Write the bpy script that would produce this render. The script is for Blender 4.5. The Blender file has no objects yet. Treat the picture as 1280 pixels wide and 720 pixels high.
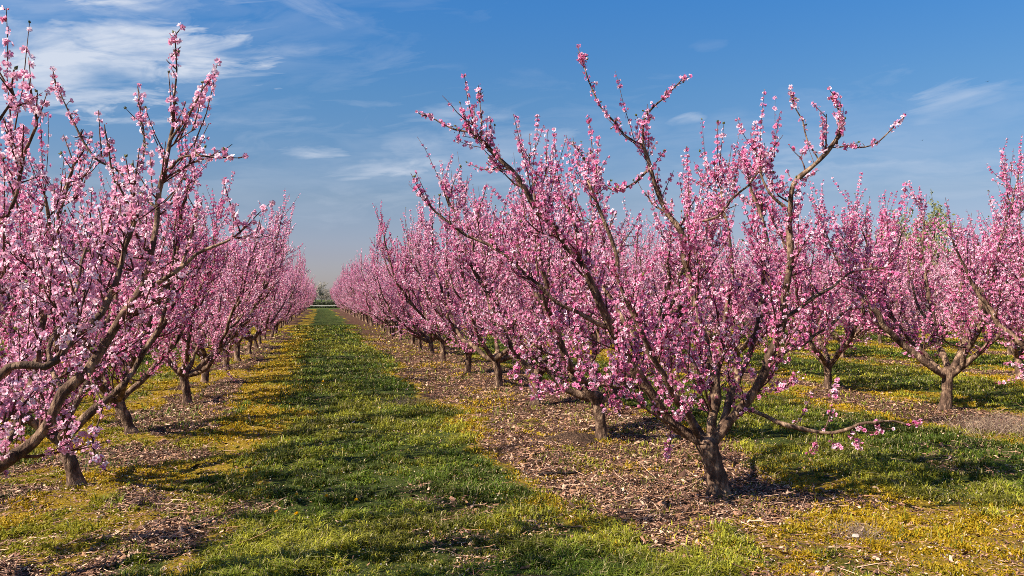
import bpy, math, random
import numpy as np
from mathutils import Vector

C = bpy.data.collections.new('orchard'); bpy.context.scene.collection.children.link(C)
R = math.radians
sc = bpy.context.scene
F, HORIZ, H = 1000.0, 374.0, 1.8            # focal length in px of a 1280 wide frame, horizon row, eye height
YAW = math.atan(240 / 1000.0)
CS, SN = math.cos(YAW), math.sin(YAW)
ROWL, ROWR = -2.35, 3.49                    # the two tree rows beside the alley (rows run along +Y)

# ------------------------------------------------------------------ camera
cam = bpy.data.cameras.new('camera'); camo = bpy.data.objects.new('camera', cam); C.objects.link(camo)
cam.sensor_width = 36; cam.lens = 36 * F / 1280
cam.clip_start = 0.05; cam.clip_end = 6000
camo.location = (0, 0, H)
camo.rotation_euler = (R(90) + math.atan((HORIZ - 360) / F), 0, -YAW)
sc.camera = camo

# ------------------------------------------------------------------ light
SUN_EL = R(42)
_l, _b = 0.90, 0.42
sx, sy = -_l * CS - _b * SN, _l * SN - _b * CS
n_ = math.hypot(sx, sy); sx /= n_; sy /= n_
SUN = Vector((sx * math.cos(SUN_EL), sy * math.cos(SUN_EL), math.sin(SUN_EL)))
sl = bpy.data.lights.new('sun', 'SUN'); slo = bpy.data.objects.new('sun', sl); C.objects.link(slo)
sl.energy = 5.0; sl.angle = R(0.5); sl.color = (1.0, 0.90, 0.76)
slo.rotation_euler = SUN.to_track_quat('Z', 'Y').to_euler(); slo.location = (-20, 0, 30)

w = bpy.data.worlds.new('World'); sc.world = w; w.use_nodes = True
nt = w.node_tree; nt.nodes.clear()
def N(nt, t, **k):
    n = nt.nodes.new(t)
    for a, b in k.items(): setattr(n, a, b)
    return n
def inp(n, **k):
    for a, b in k.items(): n.inputs[a.replace('_', ' ')].default_value = b
L = nt.links.new
sky = N(nt, 'ShaderNodeTexSky', sky_type='NISHITA'); sky.sun_disc = False
sky.sun_elevation = SUN_EL; sky.sun_rotation = math.atan2(sx, sy)
sky.air_density = 1.0; sky.dust_density = 0.6; sky.ozone_density = 1.6; sky.altitude = 200
bg = N(nt, 'ShaderNodeBackground'); bg.inputs[1].default_value = 0.085
out = N(nt, 'ShaderNodeOutputWorld')
tc = N(nt, 'ShaderNodeTexCoord')
# thin cirrus: streaky noise in the sky's direction space, strongest where the wisps are
cloudcol = (3.9, 4.25, 4.9, 1)
def dirv(px, py):
    pitch = math.atan((HORIZ - 360) / F)
    v = Vector(((px - 640) / F, 1, (360 - py) / F))
    v = Vector((v.x, v.y * math.cos(pitch) - v.z * math.sin(pitch), v.y * math.sin(pitch) + v.z * math.cos(pitch)))
    return Vector((v.x * CS + v.y * SN, -v.x * SN + v.y * CS, v.z)).normalized()
def vmath(op, a, b=None):
    n = N(nt, 'ShaderNodeVectorMath', operation=op)
    for i, s in enumerate((a, b)):
        if s is None: continue
        if isinstance(s, (tuple, Vector)): n.inputs[i].default_value = tuple(s)
        else: L(s, n.inputs[i])
    return n.outputs[1] if op in ('DOT_PRODUCT', 'LENGTH') else n.outputs[0]
def m_(op, a, b=None, c=None, clamp=False, tree=None):
    t = tree or nt
    n = t.nodes.new('ShaderNodeMath'); n.operation = op; n.use_clamp = clamp
    for i, s in enumerate((a, b, c)):
        if s is None: continue
        if isinstance(s, (int, float)): n.inputs[i].default_value = s
        else: t.links.new(s, n.inputs[i])
    return n.outputs[0]
gen = tc.outputs['Generated']
total = None
# (px, py, half width, half height, tilt, strength): the wisps' directions in the sky
for (px, py, hw, hh, tilt, st, sc1) in ((118, 78, 190, 66, 0.03, 0.85, 3.0), (40, 30, 260, 70, 0.1, 0.26, 3.0), (250, 60, 300, 90, 0.1, 0.10, 3.0), (700, 200, 420, 90, 0.02, 0.12, 3.0), (300, 230, 330, 60, 0.02, 0.10, 3.0), (1120, 180, 260, 80, 0.05, 0.12, 3.0), (490, 207, 95, 14, 0.12, 0.42, 5.0), (385, 189, 50, 9, 0.0, 0.45, 5.0),
                               (600, 190, 120, 60, 0.1, 0.20, 4.0), (1195, 122, 60, 22, 0.25, 0.22, 4.0), (1120, 212, 170, 12, 0.02, 0.22, 5.0), (950, 196, 75, 15, 0.1, 0.30, 5.0),
                               (862, 150, 28, 9, 0.15, 0.3, 5.0), (380, 60, 60, 14, 0.0, 0.20, 5.0), (560, 140, 60, 10, 0.1, 0.22, 5.0), (395, 10, 70, 16, -0.3, 0.22, 4.0), (885, 57, 26, 8, 0.1, 0.07, 5.0)):
    c = dirv(px, py)
    ex = dirv(px + 1, py) - dirv(px - 1, py); ex.normalize()
    ez = c.cross(ex); ez = -ez if ez.z < 0 else ez; ez.normalize()
    e1 = ex * math.cos(tilt) + ez * math.sin(tilt); e2 = ez * math.cos(tilt) - ex * math.sin(tilt)
    u = m_('MULTIPLY', vmath('DOT_PRODUCT', vmath('SUBTRACT', gen, c), e1), F / hw)
    v = m_('MULTIPLY', vmath('DOT_PRODUCT', vmath('SUBTRACT', gen, c), e2), F / hh)
    cb = N(nt, 'ShaderNodeCombineXYZ'); L(u, cb.inputs[0]); L(v, cb.inputs[1]); cb.inputs[2].default_value = px * 0.37
    mp = N(nt, 'ShaderNodeMapping'); L(cb.outputs[0], mp.inputs[0]); mp.inputs['Scale'].default_value = (hw / 100 * 0.8, hh / 30 * 1.0, 1)
    nz = N(nt, 'ShaderNodeTexNoise'); L(mp.outputs[0], nz.inputs['Vector']); inp(nz, Scale=sc1 * 0.32, Detail=7.0, Roughness=0.55, Distortion=0.5)
    nw = N(nt, 'ShaderNodeTexNoise'); L(mp.outputs[0], nw.inputs['Vector']); inp(nw, Scale=1.1, Detail=5.0, Roughness=0.6, Distortion=0.8)
    r2 = m_('ADD', m_('ADD', m_('MULTIPLY', u, u), m_('MULTIPLY', v, v)), m_('MULTIPLY', m_('SUBTRACT', nw.outputs[0], 0.45), 4.2))
    fall = m_('SUBTRACT', 1.0, r2, clamp=True)
    fall = m_('MULTIPLY', fall, m_('SUBTRACT', 2.0, fall))
    front = m_('GREATER_THAN', vmath('DOT_PRODUCT', gen, c), 0.5)
    nn = m_('MULTIPLY', m_('SUBTRACT', nz.outputs[0], 0.30), 2.6, clamp=True)
    s = m_('MULTIPLY', m_('MULTIPLY', m_('MULTIPLY', fall, nn), front), st)
    total = s if total is None else m_('ADD', total, s)
total = m_('MINIMUM', m_('MULTIPLY', total, 1.3), 0.92)
mix = N(nt, 'ShaderNodeMix', data_type='RGBA'); L(total, mix.inputs[0]); mix.inputs[7].default_value = cloudcol
sat = N(nt, 'ShaderNodeHueSaturation'); sat.inputs['Saturation'].default_value = 1.25; L(sky.outputs[0], sat.inputs['Color'])
sepz = N(nt, 'ShaderNodeSeparateXYZ'); L(gen, sepz.inputs[0])
grd = N(nt, 'ShaderNodeValToRGB'); ge = grd.color_ramp.elements
EXK = 1 / 1.23                                  # clear spring air: bluer overhead, milky grey towards the horizon
for i, (p_, c_) in enumerate(((0.0, (.52, .50, .72)), (0.054, (.58, .50, .65)), (0.123, (.70, .61, .65)), (0.246, (.63, .77, .85)), (0.347, (.51, .85, 1.06)), (0.8, (.62, .90, 1.06)))):
    e_ = ge[0] if i == 0 else (ge[1] if i == 1 else ge.new(p_)); e_.position = p_; e_.color = (*[q * EXK for q in c_], 1)
L(sepz.outputs[2], grd.inputs[0])
gm = N(nt, 'ShaderNodeMix', data_type='RGBA', blend_type='MULTIPLY'); gm.inputs[0].default_value = 1.0
L(sat.outputs[0], gm.inputs[6]); L(grd.outputs[0], gm.inputs[7]); L(gm.outputs[2], mix.inputs[6]); L(mix.outputs[2], bg.inputs[0]); L(bg.outputs[0], out.inputs[0])

sc.view_settings.view_transform = 'Standard'; sc.view_settings.look = 'None'
sc.view_settings.exposure = 1.05; sc.view_settings.gamma = 1.0
sc.render.engine = 'CYCLES'
cy = sc.cycles
cy.max_bounces = 6; cy.diffuse_bounces = 3; cy.glossy_bounces = 2; cy.transmission_bounces = 4; cy.transparent_max_bounces = 4
cy.caustics_reflective = False; cy.caustics_refractive = False
cy.use_denoising = False; cy.use_adaptive_sampling = False
cy.pixel_filter_type = 'BLACKMAN_HARRIS'; cy.filter_width = 0.9
sc.render.use_persistent_data = False

# ------------------------------------------------------------------ helpers
def P(px, py, z):
    """the point at picture column/row and forward distance z"""
    xc = (px - 640) / F * z
    return np.array((xc * CS + z * SN, -xc * SN + z * CS, H + (HORIZ - py) / F * z))
rng = np.random.default_rng(11)

def tag(o, label=None, cat=None, group=None, kind=None):
    for k, v in (('label', label), ('category', cat), ('group', group), ('kind', kind)):
        if v: o[k] = v
    return o
def link(o, parent=None):
    C.objects.link(o)
    if parent is not None: o.parent = parent
    return o

class MB:
    """collects numpy geometry with a material index and a colour per vertex"""
    def __init__(s): s.v = []; s.f = []; s.n = 0
    def add(s, verts, faces, mat=0, col=(1, 1, 1)):
        verts = np.asarray(verts, float).reshape(-1, 3); faces = np.asarray(faces, int)
        col = np.broadcast_to(np.asarray(col, float), (len(verts), 3))
        s.v.append((verts, col)); s.f.append((faces + s.n, mat)); s.n += len(verts)
    def mesh(s, name, mats, smooth=()):
        me = bpy.data.meshes.new(name)
        V = np.concatenate([a for a, _ in s.v]); COL = np.concatenate([b for _, b in s.v])
        me.vertices.add(len(V)); me.vertices.foreach_set('co', V.astype(np.float32).ravel())
        li = np.concatenate([f.ravel() for f, _ in s.f]); tot = np.concatenate([np.full(len(f), f.shape[1]) for f, _ in s.f])
        mi = np.concatenate([np.full(len(f), m) for f, m in s.f])
        me.loops.add(len(li)); me.loops.foreach_set('vertex_index', li.astype(np.int32))
        me.polygons.add(len(tot)); st = np.concatenate(([0], np.cumsum(tot)[:-1]))
        me.polygons.foreach_set('loop_start', st.astype(np.int32))
        me.polygons.foreach_set('material_index', mi.astype(np.int32))
        me.polygons.foreach_set('use_smooth', np.isin(mi, list(smooth)))
        at = me.attributes.new('tint', 'FLOAT_COLOR', 'POINT')
        at.data.foreach_set('color', np.concatenate([COL, np.ones((len(COL), 1))], 1).astype(np.float32).ravel())
        for m in mats: me.materials.append(m)
        me.update(calc_edges=True)
        return me
    def build(s, name, mats, parent=None, smooth=()):
        return link(bpy.data.objects.new(name, s.mesh(name, mats, smooth)), parent)

def unit(a): return a / np.maximum(np.linalg.norm(a, axis=-1, keepdims=True), 1e-9)
def tubes(mb, pts, rad, sides=6, mat=0, col=(1, 1, 1), cap=True):
    """pts (N,K,3), rad (N,K): N tubes at once"""
    pts = np.asarray(pts, float); rad = np.asarray(rad, float)
    if pts.ndim == 2: pts = pts[None]; rad = rad[None]
    n, k, _ = pts.shape
    t = unit(np.gradient(pts, axis=1))
    d = unit(pts[:, -1] - pts[:, 0])
    ref = np.where(np.abs(d[:, 2:3]) > 0.8, np.array([[1., 0.1, 0]]), np.array([[0, 0, 1.]]))[:, None, :]
    a = unit(np.cross(t, np.broadcast_to(ref, t.shape))); b = np.cross(t, a)
    th = np.arange(sides) / sides * 2 * math.pi
    ring = a[:, :, None] * np.cos(th)[None, None, :, None] + b[:, :, None] * np.sin(th)[None, None, :, None]
    v = pts[:, :, None] + ring * rad[:, :, None, None]
    idx = np.arange(n * k * sides).reshape(n, k, sides)
    q = np.stack([idx[:, :-1], np.roll(idx, -1, 2)[:, :-1], np.roll(idx, -1, 2)[:, 1:], idx[:, 1:]], -1).reshape(-1, 4)
    col = np.asarray(col, float)
    if col.ndim == 2: col = np.repeat(col, k * sides, 0)
    mb.add(v, q, mat, col)
    if cap:
        e = idx[:, -1]
        if sides == 4: c = e
        elif sides == 3: c = e
        else: c = e
        mb.f.append((c.reshape(n, sides) + mb.n - n * k * sides, mat))

def spline(ctrl, step=0.06):
    """Catmull-Rom through control points"""
    c = np.asarray(ctrl, float)
    c = np.vstack([2 * c[0] - c[1], c, 2 * c[-1] - c[-2]])
    o = []
    for i in range(1, len(c) - 2):
        p0, p1, p2, p3 = c[i - 1:i + 3]
        m = max(2, int(np.linalg.norm(p2 - p1) / step))
        t = np.linspace(0, 1, m, endpoint=False)[:, None]
        o.append(0.5 * ((2 * p1) + (-p0 + p2) * t + (2 * p0 - 5 * p1 + 4 * p2 - p3) * t ** 2 + (-p0 + 3 * p1 - 3 * p2 + p3) * t ** 3))
    o.append(c[-2][None])
    return np.vstack(o)

def vnoise(x, y, seed=0):
    r = np.random.default_rng(seed).random((256, 256))
    xi = np.floor(x).astype(int); yi = np.floor(y).astype(int)
    fx = x - xi; fy = y - yi; fx = fx * fx * (3 - 2 * fx); fy = fy * fy * (3 - 2 * fy)
    g = lambda a, b: r[a & 255, b & 255]
    return (g(xi, yi) * (1 - fx) + g(xi + 1, yi) * fx) * (1 - fy) + (g(xi, yi + 1) * (1 - fx) + g(xi + 1, yi + 1) * fx) * fy
def fbm(x, y, o=4, seed=0):
    s = 0; a = 0.5; t = 0
    for i in range(o):
        s = s + a * vnoise(x * 2 ** i + 17.3 * i, y * 2 ** i + 5.1 * i, seed + i); t += a; a *= 0.5
    return s / t
def sm(a, b, x):
    t = np.clip((x - a) / (b - a), 0, 1); return t * t * (3 - 2 * t)

# ------------------------------------------------------------------ materials
def mat(name):
    m = bpy.data.materials.new(name); m.use_nodes = True
    t = m.node_tree; b = t.nodes['Principled BSDF']; o = t.nodes['Material Output']
    return m, t, b, o
def add_translucent(t, b, o, colsock, fac):
    tr = t.nodes.new('ShaderNodeBsdfTranslucent'); mx = t.nodes.new('ShaderNodeMixShader'); mx.inputs[0].default_value = fac
    t.links.new(colsock, tr.inputs[0]); t.links.new(b.outputs[0], mx.inputs[1]); t.links.new(tr.outputs[0], mx.inputs[2]); t.links.new(mx.outputs[0], o.inputs[0])

M_PETAL, t, b, o = mat('petal')
a = t.nodes.new('ShaderNodeAttribute'); a.attribute_name = 'tint'
t.links.new(a.outputs['Color'], b.inputs['Base Color']); b.inputs['Roughness'].default_value = 0.55; b.inputs['Specular IOR Level'].default_value = 0.3
oi = t.nodes.new('ShaderNodeObjectInfo'); hs = t.nodes.new('ShaderNodeHueSaturation')
t.links.new(a.outputs['Color'], hs.inputs['Color'])
t.links.new(m_('ADD', m_('MULTIPLY', oi.outputs['Random'], 0.34, tree=t), 0.80, tree=t), hs.inputs['Saturation'])
t.links.new(m_('SUBTRACT', 1.08, m_('MULTIPLY', oi.outputs['Random'], 0.12, tree=t), tree=t), hs.inputs['Value'])
t.links.new(hs.outputs[0], b.inputs['Base Color'])
add_translucent(t, b, o, hs.outputs[0], 0.42)

M_LEAF, t, b, o = mat('grass_blade')
a = t.nodes.new('ShaderNodeAttribute'); a.attribute_name = 'tint'
t.links.new(a.outputs['Color'], b.inputs['Base Color']); b.inputs['Roughness'].default_value = 0.6; b.inputs['Specular IOR Level'].default_value = 0.25
add_translucent(t, b, o, a.outputs['Color'], 0.3)

M_CHIP, t, b, o = mat('dry_litter')
a = t.nodes.new('ShaderNodeAttribute'); a.attribute_name = 'tint'
t.links.new(a.outputs['Color'], b.inputs['Base Color']); b.inputs['Roughness'].default_value = 0.8

def bark(name, c0, c1, c2, scale=14):
    m, t, b, o = mat(name)
    tc = t.nodes.new('ShaderNodeTexCoord')
    n1 = t.nodes.new('ShaderNodeTexNoise'); n1.inputs['Scale'].default_value = scale; n1.inputs['Detail'].default_value = 6; n1.inputs['Roughness'].default_value = 0.65
    mp = t.nodes.new('ShaderNodeMapping'); mp.inputs['Scale'].default_value = (1, 1, 0.45)
    t.links.new(tc.outputs['Object'], mp.inputs[0]); t.links.new(mp.outputs[0], n1.inputs['Vector'])
    cr = t.nodes.new('ShaderNodeValToRGB'); e = cr.color_ramp.elements
    e[0].position = 0.33; e[0].color = (*c0, 1); e[1].position = 0.68; e[1].color = (*c2, 1); x = e.new(0.5); x.color = (*c1, 1)
    t.links.new(n1.outputs[0], cr.inputs[0]); t.links.new(cr.outputs[0], b.inputs['Base Color'])
    n2 = t.nodes.new('ShaderNodeTexNoise'); n2.inputs['Scale'].default_value = scale * 3.5; n2.inputs['Detail'].default_value = 5
    t.links.new(mp.outputs[0], n2.inputs['Vector'])
    bp = t.nodes.new('ShaderNodeBump'); bp.inputs['Strength'].default_value = 1.0; bp.inputs['Distance'].default_value = 0.022
    t.links.new(n2.outputs[0], bp.inputs['Height']); t.links.new(bp.outputs[0], b.inputs['Normal'])
    b.inputs['Roughness'].default_value = 0.85; b.inputs['Specular IOR Level'].default_value = 0.2
    return m
M_BARK = bark('bark', (0.028, 0.016, 0.011), (0.115, 0.068, 0.045), (0.42, 0.28, 0.18))
M_TWIG = bark('twig_bark', (0.05, 0.02, 0.015), (0.12, 0.05, 0.034), (0.24, 0.13, 0.085), 30)

# ground: the cover map (grass / yellow moss / litter) comes per vertex, fine grain from noise
def cover(X, Y):
    n1 = fbm(X * 0.9, Y * 0.55, 5, 3); n2 = fbm(X * 2.6, Y * 1.8, 4, 21); n3 = fbm(X * 0.45 + 9, Y * 0.3, 4, 40)
    # distance to the nearest row, with the alley side of each row measured on its own
    rows = np.array([ROWL - 5.95 * 2, ROWL - 5.95, ROWL, ROWR, ROWR + 6.2, ROWR + 12.4, ROWR + 18.6, ROWR + 24.8, ROWR + 31])
    d = np.min(np.abs(X[..., None] - rows), -1)
    side = np.where(np.abs(X - ROWR) < 2.4, 1.0, 0.0)
    dd = d + (n1 - 0.5) * 1.5 + (n2 - 0.5) * 0.5
    dl = np.where(np.abs(X - ROWR) < 2.4, 1.42, np.where(np.abs(X - ROWL) < 2.4, 0.95 + 0.35 * (1 - sm(6.5, 9, Y)), 0.8))
    lit = 1 - sm(-0.28, 0.28, dd - dl)
    # yellow belts at the belt edges, wide left of the alley
    yw = np.where(np.abs(X - ROWL) < 2.4, 0.62 + 0.25 * sm(7, 12, Y), np.where(np.abs(X - ROWR) < 2.4, 0.22, 0.8))
    yel = (1 - sm(-0.22, 0.22, dd - dl - yw)) * (1 - lit) * (0.2 + 0.8 * sm(0.38, 0.50, fbm(X * 1.3 + 7, Y * 0.9 + 3, 4, 51)))
    ypatch = sm(0.50, 0.62, n3 + 0.18 * (n2 - 0.5))
    nearR = sm(3.5, 4.1, X) * (1 - sm(5.4, 6.4, X)) * (1 - sm(5.6, 6.4, Y + (n1 - .5) * 2))     # the yellow patch in front of the first tree
    nearR = np.maximum(nearR, 0.9 * np.exp(-((X - 4.9) / 0.7) ** 2 - ((Y - 6.9) / 0.55) ** 2))
    inlit = lit * np.where(np.abs(X - ROWR) < 2.4, 0.35, 1.0) * sm(0.53, 0.62, fbm(X * 1.3 + 31, Y * 0.9, 4, 77))
    y2 = np.clip(yel + inlit * 0.8 + nearR * sm(0.34, 0.46, n2 + 0.0), 0, 1)
    lit = np.clip(lit - inlit * 0.8 - nearR * sm(0.34, 0.46, n2), 0, 1)
    yel = y2
    # towards the camera the right-hand litter belt gives way to grass, then yellow growth
    nr = (1 - sm(5.0, 6.1, Y + (n1 - .5) * 2.2 + (n2 - .5) * 1.5)) * (np.abs(X - ROWR) < 2.6)
    gv = nr * (1 - sm(2.5, 3.3, X + (n2 - .5) * 1.2)); yv = nr * sm(2.5, 3.3, X + (n2 - .5) * 1.2)
    lit = lit * (1 - gv) * (1 - 0.75 * yv); yel = np.clip(yel * (1 - gv) + yv * (0.40 + 0.6 * sm(.38, .50, fbm(X * 1.6, Y * 1.4 + 3, 4, 52))), 0, 1)
    band = np.exp(-((X + 1.05 + (n1 - .5) * .8) / 0.50) ** 4) * sm(6.8, 8.0, Y) * (1 - sm(22, 30, Y)) * sm(0.36, 0.46, n1 * .5 + n2 * .5)
    yel = np.maximum(yel, band); lit = lit * (1 - band)
    # bare reddish spots in the alley
    bare = np.exp(-((X + 0.75) / 0.42) ** 2 - ((Y - 7.2) / 0.32) ** 2) * sm(0.35, 0.55, n2)
    bare2 = 0.55 * sm(0.63, 0.70, n1) * (d > 1.6)
    lit = np.clip(np.maximum(lit, np.maximum(bare, bare2 * 0.6)), 0, 1)
    grn = np.clip(1 - lit - yel, 0, 1)
    # thin yellowing inside the alley
    mixy = 0.28 * sm(0.52, 0.66, n3) * grn
    return grn - mixy, yel + mixy, lit
def gheight(X, Y):
    return (fbm(X * 0.7, Y * 0.7, 3, 90) - 0.5) * 0.09 + (fbm(X * 4, Y * 4, 4, 95) - 0.5) * 0.06

M_GROUND, t, b, o = mat('ground_cover')
at = t.nodes.new('ShaderNodeAttribute'); at.attribute_name = 'tint'
sp = t.nodes.new('ShaderNodeSeparateColor'); t.links.new(at.outputs['Color'], sp.inputs[0])
tcg = t.nodes.new('ShaderNodeTexCoord')
def tn(scale, detail=5, rough=0.6, typ='ShaderNodeTexNoise', dist=0.0):
    n = t.nodes.new(typ); n.inputs['Scale'].default_value = scale
    if typ == 'ShaderNodeTexNoise': n.inputs['Detail'].default_value = detail; n.inputs['Roughness'].default_value = rough; n.inputs['Distortion'].default_value = dist
    t.links.new(tcg.outputs['Object'], n.inputs['Vector']); return n
def ramp(src, stops):
    cr = t.nodes.new('ShaderNodeValToRGB'); e = cr.color_ramp.elements
    while len(e) > 1: e.remove(e[-1])
    e[0].position = stops[0][0]; e[0].color = (*stops[0][1], 1)
    for p, c in stops[1:]:
        x = e.new(p); x.color = (*c, 1)
    t.links.new(src, cr.inputs[0]); return cr.outputs[0]
ng = tn(30, 8, 0.7); nl = tn(55, 6, 0.75, dist=0.6)
gcol = ramp(ng.outputs[0], [(0.30, (0.018, 0.024, 0.006)), (0.5, (0.055, 0.075, 0.014)), (0.7, (0.12, 0.13, 0.025))])
ycol = ramp(ng.outputs[0], [(0.30, (0.10, 0.062, 0.01)), (0.5, (0.30, 0.195, 0.02)), (0.7, (0.48, 0.32, 0.035))])
lcol = ramp(nl.outputs[0], [(0.38, (0.024, 0.012, 0.008)), (0.52, (0.095, 0.047, 0.029)), (0.64, (0.23, 0.125, 0.078)), (0.75, (0.5, 0.32, 0.21))])
def mixc(f, a, b_):
    n = t.nodes.new('ShaderNodeMix'); n.data_type = 'RGBA'
    t.links.new(f, n.inputs[0]); t.links.new(a, n.inputs[6]); t.links.new(b_, n.inputs[7]); return n.outputs[2]
edge = tn(12, 6, 0.7)
def sharpen(s):
    x = m_('ADD', s, m_('MULTIPLY', m_('SUBTRACT', edge.outputs[0], 0.5, tree=t), 1.1, tree=t), tree=t)
    return m_('MULTIPLY', m_('SUBTRACT', x, 0.32, tree=t), 2.8, clamp=True, tree=t)
c1 = mixc(sharpen(sp.outputs[1]), gcol, ycol)
c2 = mixc(sharpen(sp.outputs[2]), c1, lcol)
t.links.new(c2, b.inputs['Base Color']); b.inputs['Roughness'].default_value = 0.95; b.inputs['Specular IOR Level'].default_value = 0.1
bp = t.nodes.new('ShaderNodeBump'); bp.inputs['Strength'].default_value = 1.0; bp.inputs['Distance'].default_value = 0.05
hh = m_('ADD', ng.outputs[0], m_('MULTIPLY', nl.outputs[0], 0.5, tree=t), tree=t)
t.links.new(hh, bp.inputs['Height']); t.links.new(bp.outputs[0], b.inputs['Normal'])

# ------------------------------------------------------------------ ground
def graded(lo, hi, step, far_lo, far_hi, g=1.12):
    a = list(np.arange(lo, hi + 1e-6, step))
    s = step; x = a[-1]
    while x < far_hi: s *= g; x += s; a.append(x)
    s = step; x = a[0]; pre = []
    while x > far_lo: s *= g; x -= s; pre.append(x)
    return np.array(pre[::-1] + a)
gx = graded(-6.5, 13, 0.055, -3000, 3000, 1.06); gy = graded(3.0, 16, 0.06, -1200, 4500, 1.035)
GX, GY = np.meshgrid(gx, gy)
g_, y_, l_ = cover(GX, GY)
far = sm(146, 150, GY)
g_ = g_ * (1 - far) + far; y_ *= 1 - far; l_ *= 1 - far
GZ = gheight(GX, GY) * (1 - sm(60, 200, np.abs(GY) + np.abs(GX)))
mb = MB(); ny, nx = GX.shape; idx = np.arange(nx * ny).reshape(ny, nx)
mb.add(np.stack([GX, GY, GZ], -1), np.stack([idx[:-1, :-1], idx[:-1, 1:], idx[1:, 1:], idx[1:, :-1]], -1).reshape(-1, 4), 0,
       np.stack([g_, y_, l_], -1).reshape(-1, 3))
tag(mb.build('ground', [M_GROUND], smooth=(0,)), 'orchard floor with a green alley between belts of pruned twigs and yellow moss', 'ground', kind='structure')

# pale farm track across the far end
M_TRACK, t, b, o = mat('pale_gravel')
n = t.nodes.new('ShaderNodeTexNoise'); n.inputs['Scale'].default_value = 0.8; n.inputs['Detail'].default_value = 5
cr = t.nodes.new('ShaderNodeValToRGB'); cr.color_ramp.elements[0].color = (0.13, 0.12, 0.09, 1); cr.color_ramp.elements[1].color = (0.25, 0.22, 0.18, 1)
tx = t.nodes.new('ShaderNodeTexCoord'); t.links.new(tx.outputs['Object'], n.inputs['Vector']); t.links.new(n.outputs[0], cr.inputs[0]); t.links.new(cr.outputs[0], b.inputs['Base Color']); b.inputs['Roughness'].default_value = 0.95
mb = MB(); mb.add([(-400, 200, 0.10), (500, 200, 0.10), (500, 238, 0.10), (-400, 238, 0.10)], [[0, 1, 2, 3]])
tag(mb.build('road', [M_TRACK]), 'pale gravel farm track crossing beyond the end of the alley', 'road', kind='structure')

# ------------------------------------------------------------------ trees
def rot_about(v, ax, ang):
    ax = unit(ax); c = np.cos(ang)[..., None]; s = np.sin(ang)[..., None]
    return v * c + np.cross(ax, v) * s + ax * np.sum(ax * v, -1, keepdims=True) * (1 - c)
UP = np.array([0, 0, 1.0])

def petals_mesh(mb, pos, nrm, size, cup, r):
    """five cupped petals round a deep red centre, at every pos"""
    n = len(pos)
    nrm = unit(nrm)
    ref = unit(r.normal(size=(n, 3)))
    a = unit(np.cross(nrm, ref)); b_ = np.cross(nrm, a)
    base = r.random(n)
    pale = np.array([0.94, 0.48, 0.64]); deep = np.array([0.66, 0.15, 0.35]); whit = np.array([0.94, 0.76, 0.83])
    colb = deep * (1 - base[:, None]) + pale * base[:, None]
    w_ = (r.random(n) < 0.30)[:, None]; colb = np.where(w_, whit * 0.8 + colb * 0.2, colb)
    V = []; Cc = []
    for k in range(5):
        th = k * 2 * math.pi / 5 + r.random(n) * 0.25
        rad = a * np.cos(th)[:, None] + b_ * np.sin(th)[:, None]; tan = np.cross(nrm, rad)
        cu = (cup + r.normal(0, 0.14, n))
        d1 = rad * np.cos(cu)[:, None] + nrm * np.sin(cu)[:, None]
        cu2 = cu - 0.35; d2 = rad * np.cos(cu2)[:, None] + nrm * np.sin(cu2)[:, None]
        s = (size * (0.9 + 0.2 * r.random(n)))[:, None]
        p0 = pos + rad * s * 0.05
        m = p0 + d1 * s * 0.30; tp = m + d2 * s * 0.24
        V.append(np.stack([p0, m - tan * s * 0.21, m + tan * s * 0.21, tp + tan * s * 0.14, tp - tan * s * 0.14], 1))
        c0 = colb * np.array([0.75, 0.35, 0.5]); c1 = colb; c2 = np.minimum(colb * 1.12, 0.92)
        Cc.append(np.stack([c0, c1, c1, c2, c2], 1))
    V = np.stack(V, 1).reshape(-1, 3); Cc = np.stack(Cc, 1).reshape(-1, 3)
    i = np.arange(n * 5) * 5
    # the petal is a triangle and a quad
    mb.add(V, np.stack([i, i + 1, i + 2], 1), 1, Cc)
    mb.f.append((np.stack([i + 1, i + 4, i + 3, i + 2], 1) + mb.n - len(V), 1))
    # red calyx behind, and a small centre
    s = size[:, None]
    q = np.stack([pos - nrm * s * 0.22, pos + a * s * 0.11 + nrm * s * 0.02, pos - a * s * 0.055 + b_ * s * 0.095 + nrm * s * 0.02, pos - a * s * 0.055 - b_ * s * 0.095 + nrm * s * 0.02], 1).reshape(-1, 3)
    j = np.arange(n) * 4
    mb.add(q, np.concatenate([np.stack([j, j + 2, j + 1], 1), np.stack([j, j + 3, j + 2], 1), np.stack([j, j + 1, j + 3], 1), np.stack([j + 1, j + 2, j + 3], 1)]), 1, np.tile([0.30, 0.035, 0.07], (n * 4, 1)))

def buds_mesh(mb, pos, nrm, size, r, col=(0.62, 0.12, 0.28)):
    n = len(pos); nrm = unit(nrm); a = unit(np.cross(nrm, unit(r.normal(size=(n, 3))))); b_ = np.cross(nrm, a); s = size[:, None]
    q = np.stack([pos, pos + nrm * s * .4 + a * s * .35, pos + nrm * s * .4 + b_ * s * .35, pos + nrm * s * .4 - a * s * .35, pos + nrm * s * .4 - b_ * s * .35, pos + nrm * s], 1).reshape(-1, 3)
    j = np.arange(n) * 6
    f = [np.stack([j, j + 1 + (k + 1) % 4, j + 1 + k], 1) for k in range(4)] + [np.stack([j + 5, j + 1 + k, j + 1 + (k + 1) % 4], 1) for k in range(4)]
    cc = np.array(col) * (0.7 + 0.6 * r.random((n, 1)))
    mb.add(q, np.concatenate(f), 1, np.repeat(cc, 6, 0))

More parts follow.
